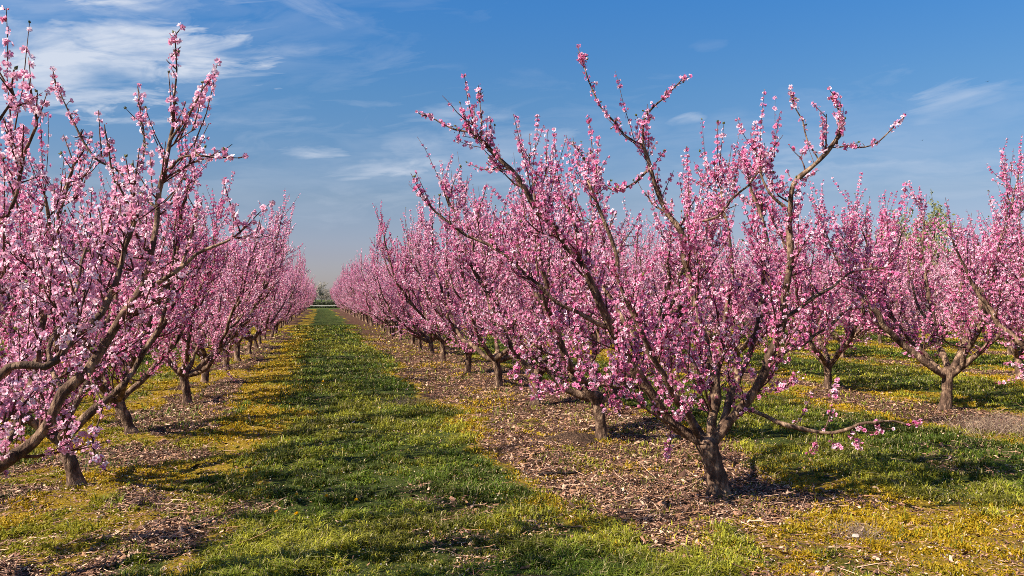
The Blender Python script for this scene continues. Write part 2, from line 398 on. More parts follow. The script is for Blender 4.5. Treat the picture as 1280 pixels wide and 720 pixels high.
def grow_shoots(starts, dirs, lens, r, rad0=0.0050, up=0.45, k=5, wig=0.065):
    n = len(starts); p = np.zeros((n, k, 3)); p[:, 0] = starts; d = unit(dirs)
    for i in range(1, k):
        d = unit(d + UP * up / k + r.normal(0, wig, (n, 3)))
        p[:, i] = p[:, i - 1] + d * (lens / (k - 1))[:, None]
    rad = rad0 * np.linspace(1, 0.4, k)[None] * (0.8 + 0.4 * r.random(n))[:, None]
    return p, rad
def along(p, tt, idx):
    """points at parameter tt on strands idx of p (N,K,3)"""
    k = p.shape[1]; x = tt * (k - 1); i = np.minimum(x.astype(int), k - 2); f = (x - i)[:, None]
    a = p[idx, i]; b_ = p[idx, i + 1]
    return a * (1 - f) + b_ * f, unit(b_ - a)

def limb_radii(pts, r0, r1, r):
    L_ = np.concatenate([[0], np.cumsum(np.linalg.norm(np.diff(pts, axis=0), axis=1))]); tt = L_ / L_[-1]
    rad = r0 * (1 - tt) ** 0.8 + r1 * (1 - (1 - tt) ** 0.8)
    kn = np.interp(np.arange(len(pts)), np.arange(0, len(pts) + 3, 3), 1 + r.normal(0, 0.13, len(np.arange(0, len(pts) + 3, 3))))
    return rad * kn, L_

def make_crown(limbs, r, dens=1.0, flower=0.035, sec_len=0.8, bare=0.45, shoot_len=0.34, extra=None, custom=False):
    """limbs: list of (pts, radii, length array). returns an MB holding twigs (material 0) and blossom (material 1)"""
    mb = MB(); secs = []
    S = []; D = []; Ls = []
    for pts, rad, L_, amt in limbs:
        if rad[0] < 0.0125:                         # a slender shoot: bloom sits on spurs close to it
            m = int(L_[-1] / 0.030 * (0.4 + 0.8 * amt)); ss = r.uniform(0.03, L_[-1], m); ii = np.clip(np.searchsorted(L_, ss), 1, len(pts) - 2)
            S.append(pts[ii]); D.append(r.normal(0, 1, (m, 3)) + UP * 0.4); Ls.append(r.uniform(0.012, 0.05, m))
            S.append(pts[ii[:m // 6]]); D.append(r.normal(0, 0.7, (len(ii[:m // 6]), 3)) + UP * 0.9); Ls.append(r.uniform(0.06, 0.20, len(ii[:m // 6])) * amt * (amt > 0.4))
            S.append(pts[-3:]); D.append(np.tile(unit(pts[-1] - pts[-3]), (3, 1)) + r.normal(0, .3, (3, 3))); Ls.append(np.full(3, 0.05))
            continue
        s = bare * r.uniform(0.8, 1.2) + (99 if amt < 0.2 else 0)
        while s < L_[-1] - 0.05:
            i = min(np.searchsorted(L_, s), len(pts) - 2); t = s / L_[-1]
            ld = unit(pts[i + 1] - pts[max(i - 1, 0)])
            side = unit(np.cross(ld, r.normal(size=3)))
            d = unit(ld * r.uniform(0.35, 0.9) + side * 0.85 + UP * r.uniform(-0.25, 0.45))
            l = sec_len * r.uniform(0.5, 1.25) * (1.05 - 0.62 * t) * (1 if s > 0.7 else 0.8) * (0.55 + 0.45 * amt)
            k = 8; p = [pts[i]]; dd = d
            for q in range(1, k):
                dd = unit(dd + UP * 0.10 + r.normal(0, 0.13, 3)); p.append(p[-1] + dd * l / (k - 1))
            secs.append((np.array(p), min(rad[i] * 0.5, 0.013) * r.uniform(0.6, 1)))
            s += r.uniform(0.13, 0.27) / max(dens * amt, 0.2)
        # shoots straight from the limb
        m = int((L_[-1] - bare * 0.7) / 0.085 * dens * amt)
        if m > 0:
            ss = r.uniform(bare * 0.7, L_[-1], m); ii = np.clip(np.searchsorted(L_, ss), 1, len(pts) - 2)
            ld = unit(pts[ii + 1] - pts[ii - 1])
            side = unit(np.cross(ld, r.normal(size=(m, 3))))
            S.append(pts[ii]); D.append(ld * 0.5 + side + UP * 0.25); Ls.append(shoot_len * r.uniform(0.3, 1.1, m))
        # leaders at the limb's tip
        nl_ = r.integers(3, 6) if rad[-1] > 0.0055 else 2; lk = 1.0 if rad[-1] > 0.0055 else 0.25
        if amt < 0.2: nl_ = 2; lk = 0.3
        if custom: lk *= 0.45
        ld = unit(pts[-1] - pts[-4]); S.append(np.tile(pts[-1], (nl_, 1)))
        D.append(ld[None] * 1.0 + UP * 0.5 + r.normal(0, 0.35, (nl_, 3))); Ls.append(lk * r.uniform(0.25, 0.8, nl_))
    sp = np.array([x[0] for x in secs]); sr = np.array([x[1] for x in secs])
    tubes(mb, sp, sr[:, None] * np.linspace(1, 0.3, 8)[None], 5, 0)
    sl = np.linalg.norm(np.diff(sp, axis=1), axis=2).sum(1)
    cnt = np.maximum((sl / 0.062 * dens).astype(int), 2); ix = np.repeat(np.arange(len(sp)), cnt)
    tt = r.uniform(0.08, 1, len(ix)); p, d = along(sp, tt, ix)
    side = unit(np.cross(d, r.normal(size=d.shape)))
    S.append(p); D.append(d * r.uniform(0.3, 1.1, len(ix))[:, None] + side * 0.75 + UP * 0.5); Ls.append(shoot_len * r.uniform(0.25, 1.25, len(ix)))
    # a few long upright water shoots
    m = int(len(sp) * 0.7); jx = r.integers(0, len(sp), m); p, d = along(sp, r.uniform(0.4, 1, m), jx)
    S.append(p); D.append(d * 0.5 + UP * 1.1 + r.normal(0, 0.22, (m, 3))); Ls.append(r.uniform(0.3, 0.75, m))
    if extra is not None:
        S.append(extra[0]); D.append(extra[1]); Ls.append(extra[2])
    S = np.vstack(S); D = np.vstack(D); Ls = np.concatenate(Ls)
    shp, shr = grow_shoots(S, D, Ls, r)
    tubes(mb, shp, shr, 4, 0)
    # blossom on shoots: each has its own richness, thinner towards the tip with a tuft at the end
    rich = np.clip(r.beta(2.2, 1.3, len(S)) * 1.15, 0.2, 1)
    rich *= 0.65 + 0.7 * vnoise(S[:, 0] * 2.2 + 50, S[:, 1] * 2.2 + S[:, 2] * 2.9 + 50, 5)
    cnt = r.poisson(Ls / 0.0135 * rich) + 1
    ix = np.repeat(np.arange(len(S)), cnt); tt = r.uniform(0.04, 1.0, len(ix)) ** 0.9
    cl = np.round(tt * (Ls[ix] / 0.055)) / np.maximum(Ls[ix] / 0.055, 1); tt = np.clip(0.22 * tt + 0.78 * cl, 0.02, 1)   # knots of bloom at the nodes
    p, d = along(shp, tt, ix)
    side = unit(np.cross(d, r.normal(size=d.shape)))
    pos = p + side * (r.uniform(0.006, 0.026, len(p)) * (1.1 - 0.5 * tt))[:, None] + r.normal(0, 0.003, p.shape)
    # on short spurs along secondaries too
    nrm = unit(side + d * 0.25 + r.normal(0, 0.3, side.shape))
    nf = len(pos); isb = r.random(nf) < 0.10 + 0.25 * (tt > 0.85)
    petals_mesh(mb, pos[~isb], nrm[~isb], r.uniform(0.8, 1.15, (~isb).sum()) * flower, r.uniform(0.15, 1.15, (~isb).sum()), r)
    buds_mesh(mb, pos[isb], nrm[isb], r.uniform(0.010, 0.018, isb.sum()), r)
    # a tip of green leaf on some shoots
    g = r.random(len(S)) < 0.16
    for q in range(2):
        buds_mesh(mb, shp[g, -1], unit(shp[g, -1] - shp[g, -2]) + r.normal(0, 0.35, (g.sum(), 3)), r.uniform(0.018, 0.03, g.sum()), r, (0.16, 0.17, 0.035))
    return mb, nf

def limb_path(start, az, r, length, lean0, lean1, wander=0.12, step=0.22):
    """a scaffold limb: leaves leaning, then turns upward"""
    p = [np.array(start, float)]; n = int(length / step)
    for i in range(n):
        t = i / max(n - 1, 1); ln = lean0 * (1 - t) ** 1.3 + lean1 * (1 - (1 - t) ** 1.3)
        az += r.normal(0, 0.12)
        d = np.array([math.sin(ln) * math.cos(az), math.sin(ln) * math.sin(az), math.cos(ln)]) + r.normal(0, wander, 3)
        p.append(p[-1] + unit(d) * step)
    return spline(p, 0.05)

TRUNK_R = 0.088
def trunk_mesh(h, lean, r, r0=TRUNK_R):
    k = 16; z = np.linspace(-0.06, h, k)
    pts = np.stack([lean[0] * (z / h) + 0.012 * np.sin(z * 9), lean[1] * (z / h) + 0.01 * np.cos(z * 7), z], 1)
    rad = r0 * (1 + 0.48 * np.exp(-np.maximum(z, 0) / 0.06) + 0.0 * z + 0.20 * sm(h * 0.6, h, z)) * (1 + r.normal(0, 0.03, k))
    mb = MB(); tubes(mb, pts, rad, 14, 0)
    v, c = mb.v[0]
    ang = np.arctan2(v[:, 1], v[:, 0]); nb = 1 + 0.10 * np.sin(ang * 3 + v[:, 2] * 5 + r.random() * 6) + 0.04 * np.sin(ang * 5 - v[:, 2] * 11)
    ctr = np.repeat(pts, 14, 0); v[:] = ctr + (v - ctr) * nb[:, None] + r.normal(0, 0.0025, v.shape)
    # dome over the fork, so limbs leave a solid head
    e = pts[-1]; th = np.linspace(0, math.pi / 2, 5)
    tubes(mb, np.stack([np.full(5, e[0]), np.full(5, e[1]), e[2] + np.sin(th) * 0.05], 1), np.maximum(rad[-1] * np.cos(th), 0.004), 14, 0)
    return mb, pts[-1]

def generic_tree(seed, nl=6, spread=1.0, height=1.0, dens=0.90, lean=None):
    r = np.random.default_rng(seed)
    h = r.uniform(0.48, 0.62); tm, top = trunk_mesh(h, r.normal(0, 0.07, 2) if lean is None else lean, r, TRUNK_R * r.uniform(0.72, 0.88))
    limbs = []; mains = []; lm = []; a0 = r.uniform(0, 6.28)
    for k in range(nl):
        az = a0 + k * 2 * math.pi / nl + r.normal(0, 0.22)
        inner = k >= nl - 1
        ln = r.uniform(2.95, 3.75) * height
        l0 = r.uniform(0.72, 1.05) * spread; l1 = r.uniform(0.10, 0.36) * spread
        st = top + np.array([math.cos(az), math.sin(az), 0]) * 0.035 + np.array([0, 0, -0.06 + r.uniform(-0.05, 0.03)])
        pts = limb_path(st, az, r, ln, l0, l1)
        rad, L_ = limb_radii(pts, r.uniform(0.042, 0.056), 0.009, r)
        m = MB(); tubes(m, pts, rad, 9, 0)
        limbs.append((pts, rad, L_, 1.0)); mains.append(pts)
        for q in range(r.integers(1, 3)):                       # forks
            s = L_[-1] * r.uniform(0.22, 0.6); i = np.searchsorted(L_, s)
            az2 = az + r.choice([-1, 1]) * r.uniform(0.5, 1.0)
            f = limb_path(pts[i], az2, r, (L_[-1] - s) * r.uniform(0.65, 0.95), r.uniform(0.5, 0.9) * spread, l1 * 0.9)
            fr, fl = limb_radii(f, rad[i] * 0.72, 0.007, r); tubes(m, f, fr, 7, 0)
            limbs.append((f, fr, fl, 1.0))
        lm.append(m)
    # low hanging side branches round the skirt
    for k in range(3):
        i = r.integers(0, nl); pts0 = mains[i]; j = int(len(pts0) * r.uniform(0.12, 0.3))
        f = limb_path(pts0[j], r.uniform(0, 6.28), r, r.uniform(0.7, 1.1), 1.35, 1.15)
        fr, fl = limb_radii(f, 0.014, 0.005, r); tubes(lm[i], f, fr, 6, 0); limbs.append((f, fr, fl, 0.8))
    cm, nf = make_crown(limbs, r, dens)
    return tm, lm, cm, nf

def assemble(name, parts, loc, label, group, cat='tree', rz=0, s=1.0):
    root = bpy.data.objects.new(name, None); root.empty_display_size = 0.3; link(root)
    root.location = loc; root.rotation_euler = (0, 0, rz); root.scale = (s, s, s)
    tag(root, label, cat, group)
    tm, lm, cm, _ = parts
    tm.build('trunk', [M_BARK], root, (0,))
    for m in lm: m.build('limb', [M_BARK], root, (0,))
    cm.build('crown', [M_TWIG, M_PETAL], root, (0,))
    return root
def dup(root, loc, rz, s, label, group):
    r_ = root.copy(); C.objects.link(r_); r_.location = loc; r_.rotation_euler = (0, 0, rz); r_.scale = (s, s, s * random.uniform(0.95, 1.06))
    r_['label'] = label; r_['group'] = group
    for ch in list(root.children):
        c = ch.copy(); C.objects.link(c); c.parent = r_
    return r_

def g0(x, y): return float(gheight(np.array([x]), np.array([y]))[0])

def custom_tree(seed, base, specs, h, dens=1.0, lean=(0, 0), r0=TRUNK_R, flower=0.035, shoot_len=0.34, sec_len=0.75, bare=0.4):
    """specs: (world control points, r0, r1, amount, parent limb index or None)"""
    r = np.random.default_rng(seed); tm, top = trunk_mesh(h, lean, r, r0); limbs = []; lm = []
    for ctrl, ra, rb, amt, par in specs:
        pts = spline([np.asarray(c) - base for c in ctrl], 0.045)
        pts[1:-1] += np.interp(np.arange(1, len(pts) - 1)[:, None] + np.array([[0, 1000, 2000]]), np.arange(0, 3000, 4), r.normal(0, 0.012, 750))
        rad, L_ = limb_radii(pts, ra * (0.95 if ra > .0125 else 1), rb * (1.2 if ra > .0125 else 1), r)
        if par is None: m = MB(); lm.append(m)
        else: m = lm[par]
        tubes(m, pts, rad, 10, 0)
        limbs.append((pts, rad, L_, amt))
    cm, nf = make_crown(limbs, r, dens, flower, sec_len, bare, shoot_len, custom=True)
    return tm, lm, cm, nf

# --- the first tree right of the alley: its scaffold as the photo shows it
Z1 = 7.25; B1 = P(897, 622, Z1); B1[2] = g0(B1[0], B1[1])
def px(*a): return [P(x, y, Z1 + dz) for x, y, dz in a]
fork = (884, 552, 0.0)
T1 = [
 (px((882, 556, 0), (835, 527, -.05), (808, 486, -.1), (765, 410, -.25), (735, 350, -.35), (700, 290, -.4), (662, 247, -.45), (635, 211, -.5), (593, 167, -.5)), .052, .011, .95, None),
 (px((886, 556, 0), (893, 515, .05), (892, 480, .1), (880, 430, .15), (862, 355, .2), (849, 287, .2), (827, 255, .2), (813, 211, .15), (804, 180, .1)), .050, .012, 1.0, None),
 (px((890, 556, 0), (918, 515, 0), (940, 492, -.05), (962, 450, -.1), (978, 400, -.15), (987, 329, -.2), (989, 267, -.2), (993, 231, -.25), (1024, 200, -.3), (1051, 169, -.3)), .050, .012, 1.0, None),
 (px((925, 508, 0), (950, 516, -.15), (980, 530, -.3), (1030, 542, -.4), (1060, 537, -.5), (1082, 527, -.55), (1135, 532, -.6)), .022, .007, .10, 2),
 (px((878, 552, 0), (858, 518, -.2), (838, 485, -.4), (815, 445, -.55), (785, 375, -.7), (765, 300, -.8), (735, 225, -.8)), .030, .009, .9, None),
 (px((888, 556, 0), (912, 500, .3), (940, 430, .55), (955, 350, .7), (958, 300, .8), (935, 215, .9)), .036, .010, 1.0, None),
 (px((886, 556, 0), (893, 490, .45), (908, 400, .8), (915, 325, 1.0), (900, 230, 1.2)), .033, .009, 1.0, None),
 (px((880, 556, 0), (850, 500, .5), (800, 430, .9), (740, 330, 1.2), (700, 240, 1.3)), .033, .009, 1.0, None),
 (px((765, 410, -.25), (700, 380, -.4), (640, 330, -.5), (580, 290, -.5), (540, 260, -.5)), .020, .007, .8, 0),
 (px((808, 486, -.1), (760, 480, -.4), (720, 478, -.6), (690, 490, -.8)), .014, .006, 1.0, 0),
 (px((735, 350, -.35), (660, 440, -.2), (640, 470, -.1)), .014, .005, .8, 0),
 (px((978, 400, -.15), (1020, 370, -.1), (1065, 340, 0), (1110, 335, 0)), .018, .006, .85, 2),
 (px((962, 450, -.1), (1000, 430, .2), (1050, 400, .4), (1090, 330, .6)), .020, .007, .8, 2),
 (px((989, 267, -.2), (960, 235, -.2), (945, 190, -.2)), .014, .006, .8, 2),
 (px((804, 180, .1), (769, 158, 0), (738, 109, 0), (724, 62, 0)), .010, .004, .55, 1),
 (px((806, 185, .1), (806, 153, .1), (818, 131, .1), (858, 98, .15)), .011, .004, .8, 1),
 (px((593, 167, -.5), (560, 158, -.5), (525, 142, -.5)), .008, .003, .5, 0),
 (px((606, 180, -.5), (600, 150, -.5), (598, 112, -.5)), .008, .003, .5, 0),
 (px((1047, 180, -.3), (1052, 150, -.3), (1041, 115, -.3)), .010, .004, .7, 2),
 (px((1047, 184, -.3), (1091, 182, -.3), (1131, 147, -.3)), .008, .003, .4, 2),
 (px((1024, 200, -.3), (1006, 165, -.3), (989, 116, -.3)), .007, .003, .35, 2),
 (px((813, 211, .15), (770, 240, 0), (740, 215, 0), (715, 180, 0)), .012, .004, .8, 1),
 (px((849, 287, .2), (900, 270, .1), (930, 235, 0), (960, 205, 0)), .013, .005, .9, 1),
 (px((850, 538, -.1), (822, 520, -.35), (795, 500, -.5), (770, 478, -.6)), .0125, .004, 1.0, 0),
 (px((945, 490, -.05), (972, 486, -.3), (1000, 470, -.5)), .012, .004, .8, 2),
 (px((893, 515, .05), (880, 490, -.2), (868, 455, -.4), (850, 430, -.5)), .0120, .004, 1.0, 1),
 (px((1020, 541, -.38), (1017, 553, -.4), (1014, 563, -.4)), .0065, .0035, .35, 2),
 (px((1062, 537, -.5), (1068, 548, -.5), (1072, 558, -.5)), .0065, .0035, .7, 2),
 (px((1040, 541, -.4), (1042, 552, -.4), (1044, 556, -.4)), .006, .0035, .2, 2),
 (px((1030, 542, -.4), (1040, 510, -.35), (1047, 482, -.3)), .0065, .0035, .12, 2),
 (px((1085, 527, -.55), (1096, 530, -.5), (1108, 536, -.5)), .006, .0035, .25, 2),
 (px((990, 533, -.3), (1004, 515, -.2), (1012, 498, -.2)), .006, .0035, .15, 2),
 (px((835, 527, -.05), (838, 552, -.3), (832, 568, -.35)), .007, .004, .35, 0),
]
tp = custom_tree(101, B1, T1, 0.50, dens=0.98, lean=tuple((P(884, 556, Z1) - B1)[:2]), r0=0.086, sec_len=0.62, bare=0.42, shoot_len=0.30)
assemble('peach_tree', tp, tuple(B1), 'largest blossoming peach tree, nearest on the right, whole trunk and open fork in view', 'peach trees planted in rows')

# --- the nearest tree left of the alley: its trunk is just outside, its limbs reach in
Z0 = 4.75; B0 = np.array((ROWL, 5.45, 0.0)); B0[2] = g0(B0[0], B0[1])
def pz(*a): return [P(x, y, z) for x, y, z in a]
f0 = B0 + np.array((0.02, 0.02, 0.5))
T0 = [
 ([f0, P(0, 583, 4.75), P(50, 545, 4.8), P(82, 495, 4.85), P(109, 460, 4.9), P(150, 400, 4.95), P(173, 361, 5.0), P(185, 317, 5.0), P(196, 261, 5.05), P(206, 213, 5.05), P(215, 158, 5.05)], .048, .009, 1.0, None),
 ([f0, P(-40, 560, 4.2), P(0, 474, 4.1), P(28, 456, 4.1), P(70, 450, 4.15), P(120, 400, 4.3), P(150, 330, 4.4), P(165, 260, 4.4)], .032, .008, .9, None),
 ([f0, P(-10, 575, 5.1), P(24, 522, 5.3), P(50, 440, 5.5), P(60, 340, 5.6), P(75, 260, 5.7), P(95, 200, 5.7)], .036, .008, 1.0, None),
 ([f0, P(-90, 480, 4.4), P(-30, 380, 4.3), P(-5, 290, 4.2), P(10, 270, 4.1), P(28, 205, 4.05), P(44, 150, 4.0)], .026, .005, .45, None),
 ([f0, P(-160, 480, 4.2), P(-120, 330, 3.9), P(-60, 235, 3.8), P(-15, 160, 3.8), P(12, 108, 3.8)], .026, .005, .45, None),
 ([f0, P(-170, 560, 5.0), P(-190, 400, 5.3), P(-180, 250, 5.5), P(-150, 120, 5.5)], .034, .008, 1.0, None),
 ([P(173, 361, 5.0), P(220, 340, 5.0), P(255, 315, 5.05), P(300, 290, 5.1)], .016, .005, .9, 0),
 ([P(206, 213, 5.05), P(234, 192, 5.0), P(297, 197, 5.0)], .010, .003, .45, 0),
 ([P(212, 175, 5.05), P(238, 140, 5.0), P(263, 97, 5.0)], .008, .003, .45, 0),
 ([P(215, 158, 5.05), P(219, 110, 5.05), P(219, 40, 5.05)], .008, .003, .5, 0),
 ([P(196, 261, 5.05), P(150, 215, 5.1), P(110, 190, 5.1), P(66, 95, 5.1)], .009, .003, .5, 0),
 ([P(185, 317, 5.0), P(165, 250, 5.2), P(180, 180, 5.3), P(172, 115, 5.3)], .009, .003, .7, 0),
 ([P(185, 317, 5.0), P(150, 240, 4.8), P(130, 165, 4.7)], .008, .003, .8, 0),
 ([P(109, 460, 4.9), P(125, 500, 4.7), P(118, 560, 4.6), P(130, 585, 4.6)], .008, .004, .35, 0),
 ([P(82, 495, 4.85), P(60, 440, 5.1), P(90, 380, 5.3), P(110, 300, 5.5)], .018, .006, 1.0, 0),
 ([P(150, 400, 4.95), P(190, 380, 5.1), P(230, 330, 5.3), P(250, 260, 5.3)], .014, .005, .9, 0),
]
tp = custom_tree(202, B0, T0, 0.52, dens=1.05, lean=(0.02, 0.02), sec_len=0.6, bare=0.7, shoot_len=0.30)
assemble('peach_tree', tp, tuple(B0), 'closest blossoming tree at the left edge, thick limb curving up, trunk out of frame', 'peach trees planted in rows')

# --- the other trees: six grown kinds, copied down the rows
random.seed(5)
protos = []
def ordinal(i): return ['first', 'second', 'third', 'fourth', 'fifth', 'sixth', 'seventh', 'eighth', 'ninth', 'tenth', 'eleventh', 'twelfth', 'thirteenth', 'fourteenth', 'fifteenth', 'sixteenth'][i]
rowdefs = [
 # X, first Y, count, name of the row, which tree the first is counted as
 (ROWR, 9.72, 43, 'the row right of the alley', 1),
 (ROWL, 8.50, 43, 'the row left of the alley', 1),
 (ROWR + 6.2, 7.7, 44, 'the second row right of the alley', 0),
 (ROWL - 5.95, 10.0, 34, 'the second row left of the alley', 0),
 (ROWR + 12.4, 9.0, 42, 'the third row right of the alley', 0),
 (ROWR + 18.6, 12.2, 34, 'the fourth row right of the alley', 0),
 (ROWR + 24.8, 16.0, 24, 'the fifth row right of the alley', 0),
]
near_labels = {
 (0, 0): 'blossoming peach tree directly behind the nearest right one, short trunk among wood litter',
 (1, 0): 'blossoming peach tree with short leaning mossy trunk at lower left below the thick curving limb',
 (1, 1): 'blossoming peach tree left of the alley whose pale trunk leans left and forks wide',
 (2, 0): 'blossoming peach tree reaching in from the right edge, trunk outside the frame',
 (2, 1): 'blossoming peach tree at right, thick fork above a short trunk beside dry twigs',
 (2, 2): 'blossoming peach tree with slim upright trunk standing on yellow grass right of the nearest tree',
}
own = {(1, 0): (905, 5, np.array((-0.15, 0.03))), (1, 1): (917, 6, np.array((-0.19, 0.05))), (2, 1): (923, 6, np.array((0.07, 0.0))), (2, 2): (931, 5, np.array((0.0, 0.0)))}
gi = 0
for ri, (X, Y0, cnt, rname, off) in enumerate(rowdefs):
    for k in range(cnt):
        y = Y0 + 3.2 * k + (random.uniform(-0.15, 0.15) if k else 0); x = X + random.uniform(-0.10, 0.10)
        if (ri, k) == (1, 1): x, y = -2.43, 11.5
        if (ri, k) == (2, 1): x, y = 9.72, 10.85
        if (ri, k) == (2, 2): x, y = 9.8, 14.0
        if y > 146: break
        if (ri, k) in near_labels: lab = near_labels[(ri, k)]
        elif k + off < 14: lab = 'blossoming peach tree, %s from front in %s' % (ordinal(k + off), rname)
        else: lab = 'small distant blossoming peach tree far along %s' % rname
        rz = random.uniform(0, 6.28); s = random.uniform(0.90, 1.08) * (1.03 if ri == 0 and k < 5 else 1)
        if ri == 1: s *= 0.92
        if ri == 2: s *= 1.07
        if gi < 6: s = (1.02, 1.0, 1.05, 0.97, 1.03, 0.95)[gi]
        if gi < 6:
            parts = generic_tree(300 + gi * 7, nl=(6, 5, 6, 7, 5, 6)[gi], spread=(1.0, 0.95, 1.05, 0.9, 1.0, 1.1)[gi], height=(1.0, 1.02, 0.96, 1.0, 1.06, 0.95)[gi])
            print('kind', gi, 'flowers', parts[3])
            protos.append(assemble('peach_tree', parts, (x, y, g0(x, y)), lab, 'peach trees planted in rows', rz=0, s=s))
        elif (ri, k) in own:
            sd, nl_, ln_ = own[(ri, k)]
            assemble('peach_tree', generic_tree(sd, nl=nl_, lean=ln_), (x, y, g0(x, y)), lab, 'peach trees planted in rows', s={(1, 0): 0.86, (1, 1): 0.90, (2, 1): 1.04, (2, 2): 0.98}[(ri, k)])
        else:
            dup(protos[random.randrange(6)], (x, y, g0(x, y)), rz, s, lab, 'peach trees planted in rows')
        gi += 1

# ------------------------------------------------------------------ what stands beyond the orchard
M_GREY = bark('grey_twigs', (0.16, 0.13, 0.10), (0.30, 0.25, 0.20), (0.45, 0.40, 0.33), 3)
def far_tree(seed, hgt, wid, twigcol, leafcol, nleaf, leafsize):
    r = np.random.default_rng(seed); tm = MB()
    k = 8; z = np.linspace(0, hgt * 0.35, k); tp = np.stack([0.1 * np.sin(z), 0.1 * np.cos(z), z], 1)
    tubes(tm, tp, np.linspace(0.03, 0.018, k) * hgt, 8, 0)
    cm = MB(); S = [tp[-1]]; 
    n = 16; az = r.uniform(0, 6.28, n); ln = r.uniform(0.1, 0.9, n)
    D = np.stack([np.sin(ln) * np.cos(az) * wid / hgt * 1.6, np.sin(ln) * np.sin(az) * wid / hgt * 1.6, np.cos(ln)], 1)
    p, ra = grow_shoots(np.tile(tp[-2], (n, 1)) + r.normal(0, 0.1, (n, 3)) - UP * r.uniform(0, hgt * .15, (n, 1)), D, hgt * r.uniform(0.4, 0.68, n), r, 0.010 * hgt, 0.3, 8, 0.12)
    tubes(cm, p, ra, 5, 0)
    ix = r.integers(0, n, 260); q, d = along(p, r.uniform(0.2, 1, 260), ix)
    p2, r2 = grow_shoots(q, d + r.normal(0, 0.8, d.shape), hgt * r.uniform(0.07, 0.22, 260), r, 0.0035 * hgt, 0.2, 6, 0.2); tubes(cm, p2, r2, 3, 0)
    ix = r.integers(0, 260, 1500); q, d = along(p2, r.uniform(0.1, 1, 1500), ix)
    p3, r3 = grow_shoots(q, d + r.normal(0, 0.8, d.shape), hgt * r.uniform(0.03, 0.09, 1500), r, 0.0016 * hgt, 0.1, 4, 0.2); tubes(cm, p3, r3, 3, 0)
    if nleaf:
        ix = r.integers(0, 1500, nleaf); q, d = along(p3, r.uniform(0, 1, nleaf), ix)
        q = q + r.normal(0, hgt * 0.012, q.shape); a = unit(r.normal(size=q.shape)); b_ = unit(np.cross(a, r.normal(size=q.shape))); s = leafsize * r.uniform(0.6, 1.3, (nleaf, 1))
        v = np.stack([q - a * s, q + b_ * s * .5, q + a * s, q - b_ * s * .5], 1).reshape(-1, 3); j = np.arange(nleaf) * 4
        cc = np.repeat(np.array(leafcol) * r.uniform(0.6, 1.35, (nleaf, 1)), 4, 0)
        cm.add(v, np.stack([j, j + 1, j + 2, j + 3], 1), 1, cc)
    return tm, [], cm, 0
def place_far(proto_parts, name, spots, labels, group, cat='tree'):
    root = None
    for i, (x, y, rz, s) in enumerate(spots):
        if root is None:
            root = bpy.data.objects.new(name, None); link(root); root.location = (x, y, 0); root.scale = (s, s, s); tag(root, labels[i], cat, group)
            proto_parts[0].build('trunk', [M_GREY], root, (0,)); proto_parts[2].build('crown', [M_GREY, M_LEAF], root, (0,))
        else:
            c = root.copy(); C.objects.link(c); c.location = (x, y, 0); c.rotation_euler.z = rz; c.scale = (s, s, s); c['label'] = labels[i]
            for ch in list(root.children):
                d = ch.copy(); C.objects.link(d); d.parent = c
def gp(px_, z): q = P(px_, HORIZ, z); return q[0], q[1]
place_far(far_tree(1, 8.2, 8, None, (0.52, 0.47, 0.40), 7000, 0.14), 'white_blossom_tree', [(*gp(394, 290), 0, 1.2)], ['pale cream blossoming tree at the far end of the alley, beyond the track'], None)
bare_spots = [(379, 330, 1.0), (407, 325, .9), (386, 350, .85), (414, 340, .95), (370, 345, 1.05), (424, 350, 1.0), (402, 360, 1.0)]
bl = ['bare grey tree just left of the cream blossoming tree beyond the track', 'bare grey tree just right of the cream blossoming tree beyond the track', 'smaller bare grey tree behind the cream blossoming tree, on its left',
      'bare grey tree second to the right of the cream tree, partly behind the pink row', 'bare grey tree farthest left beyond the track, behind the pink left row', 'bare grey tree farthest right beyond the track, behind the pink right row', 'bare grey tree directly behind the cream blossoming tree']
place_far(far_tree(2, 7.5, 7, None, (0.33, 0.28, 0.24), 2500, 0.10), 'bare_tree', [(*gp(p_, z_), i * 1.3, s_) for i, (p_, z_, s_) in enumerate(bare_spots)], bl, 'bare trees beyond the farm track')
place_far(far_tree(3, 9.0, 8, None, (0.27, 0.27, 0.09), 13000, 0.11), 'willow_tree', [(*gp(1152, 64), 0, 1.15)], ['yellow green budding tree rising behind the pink crowns at right'], None)

# low hedge before the track and one behind it
def hedge(name, y, x0, x1, h, col, label):
    r = np.random.default_rng(int(y)); n = 26000; X = r.uniform(x0, x1, n); Yv = y + r.normal(0, 0.5, n); Z = r.beta(1.3, 1.6, n) * h * (0.6 + 0.5 * fbm(X * 0.25, Yv * 0.2, 3, 8))
    q = np.stack([X, Yv, Z], 1); a = unit(r.normal(size=q.shape)); b_ = unit(np.cross(a, r.normal(size=q.shape))); s = 0.16 * r.uniform(0.6, 1.4, (n, 1))
    m = MB(); j = np.arange(n) * 4
    m.add(np.stack([q - a * s, q + b_ * s * .6, q + a * s, q - b_ * s * .6], 1).reshape(-1, 3), np.stack([j, j + 1, j + 2, j + 3], 1), 0, np.repeat(np.array(col) * r.uniform(0.5, 1.3, (n, 1)), 4, 0))
    tag(m.build(name, [M_LEAF]), label, 'hedge')
hedge('hedge', 168, -48, 40, 0.42, (0.05, 0.065, 0.02), 'low dark green hedge in front of the pale track at the alley end')
hedge('hedge', 262, -70, 40, 1.3, (0.10, 0.105, 0.06), 'low dark hedge behind the pale track, under the cream blossoming tree')

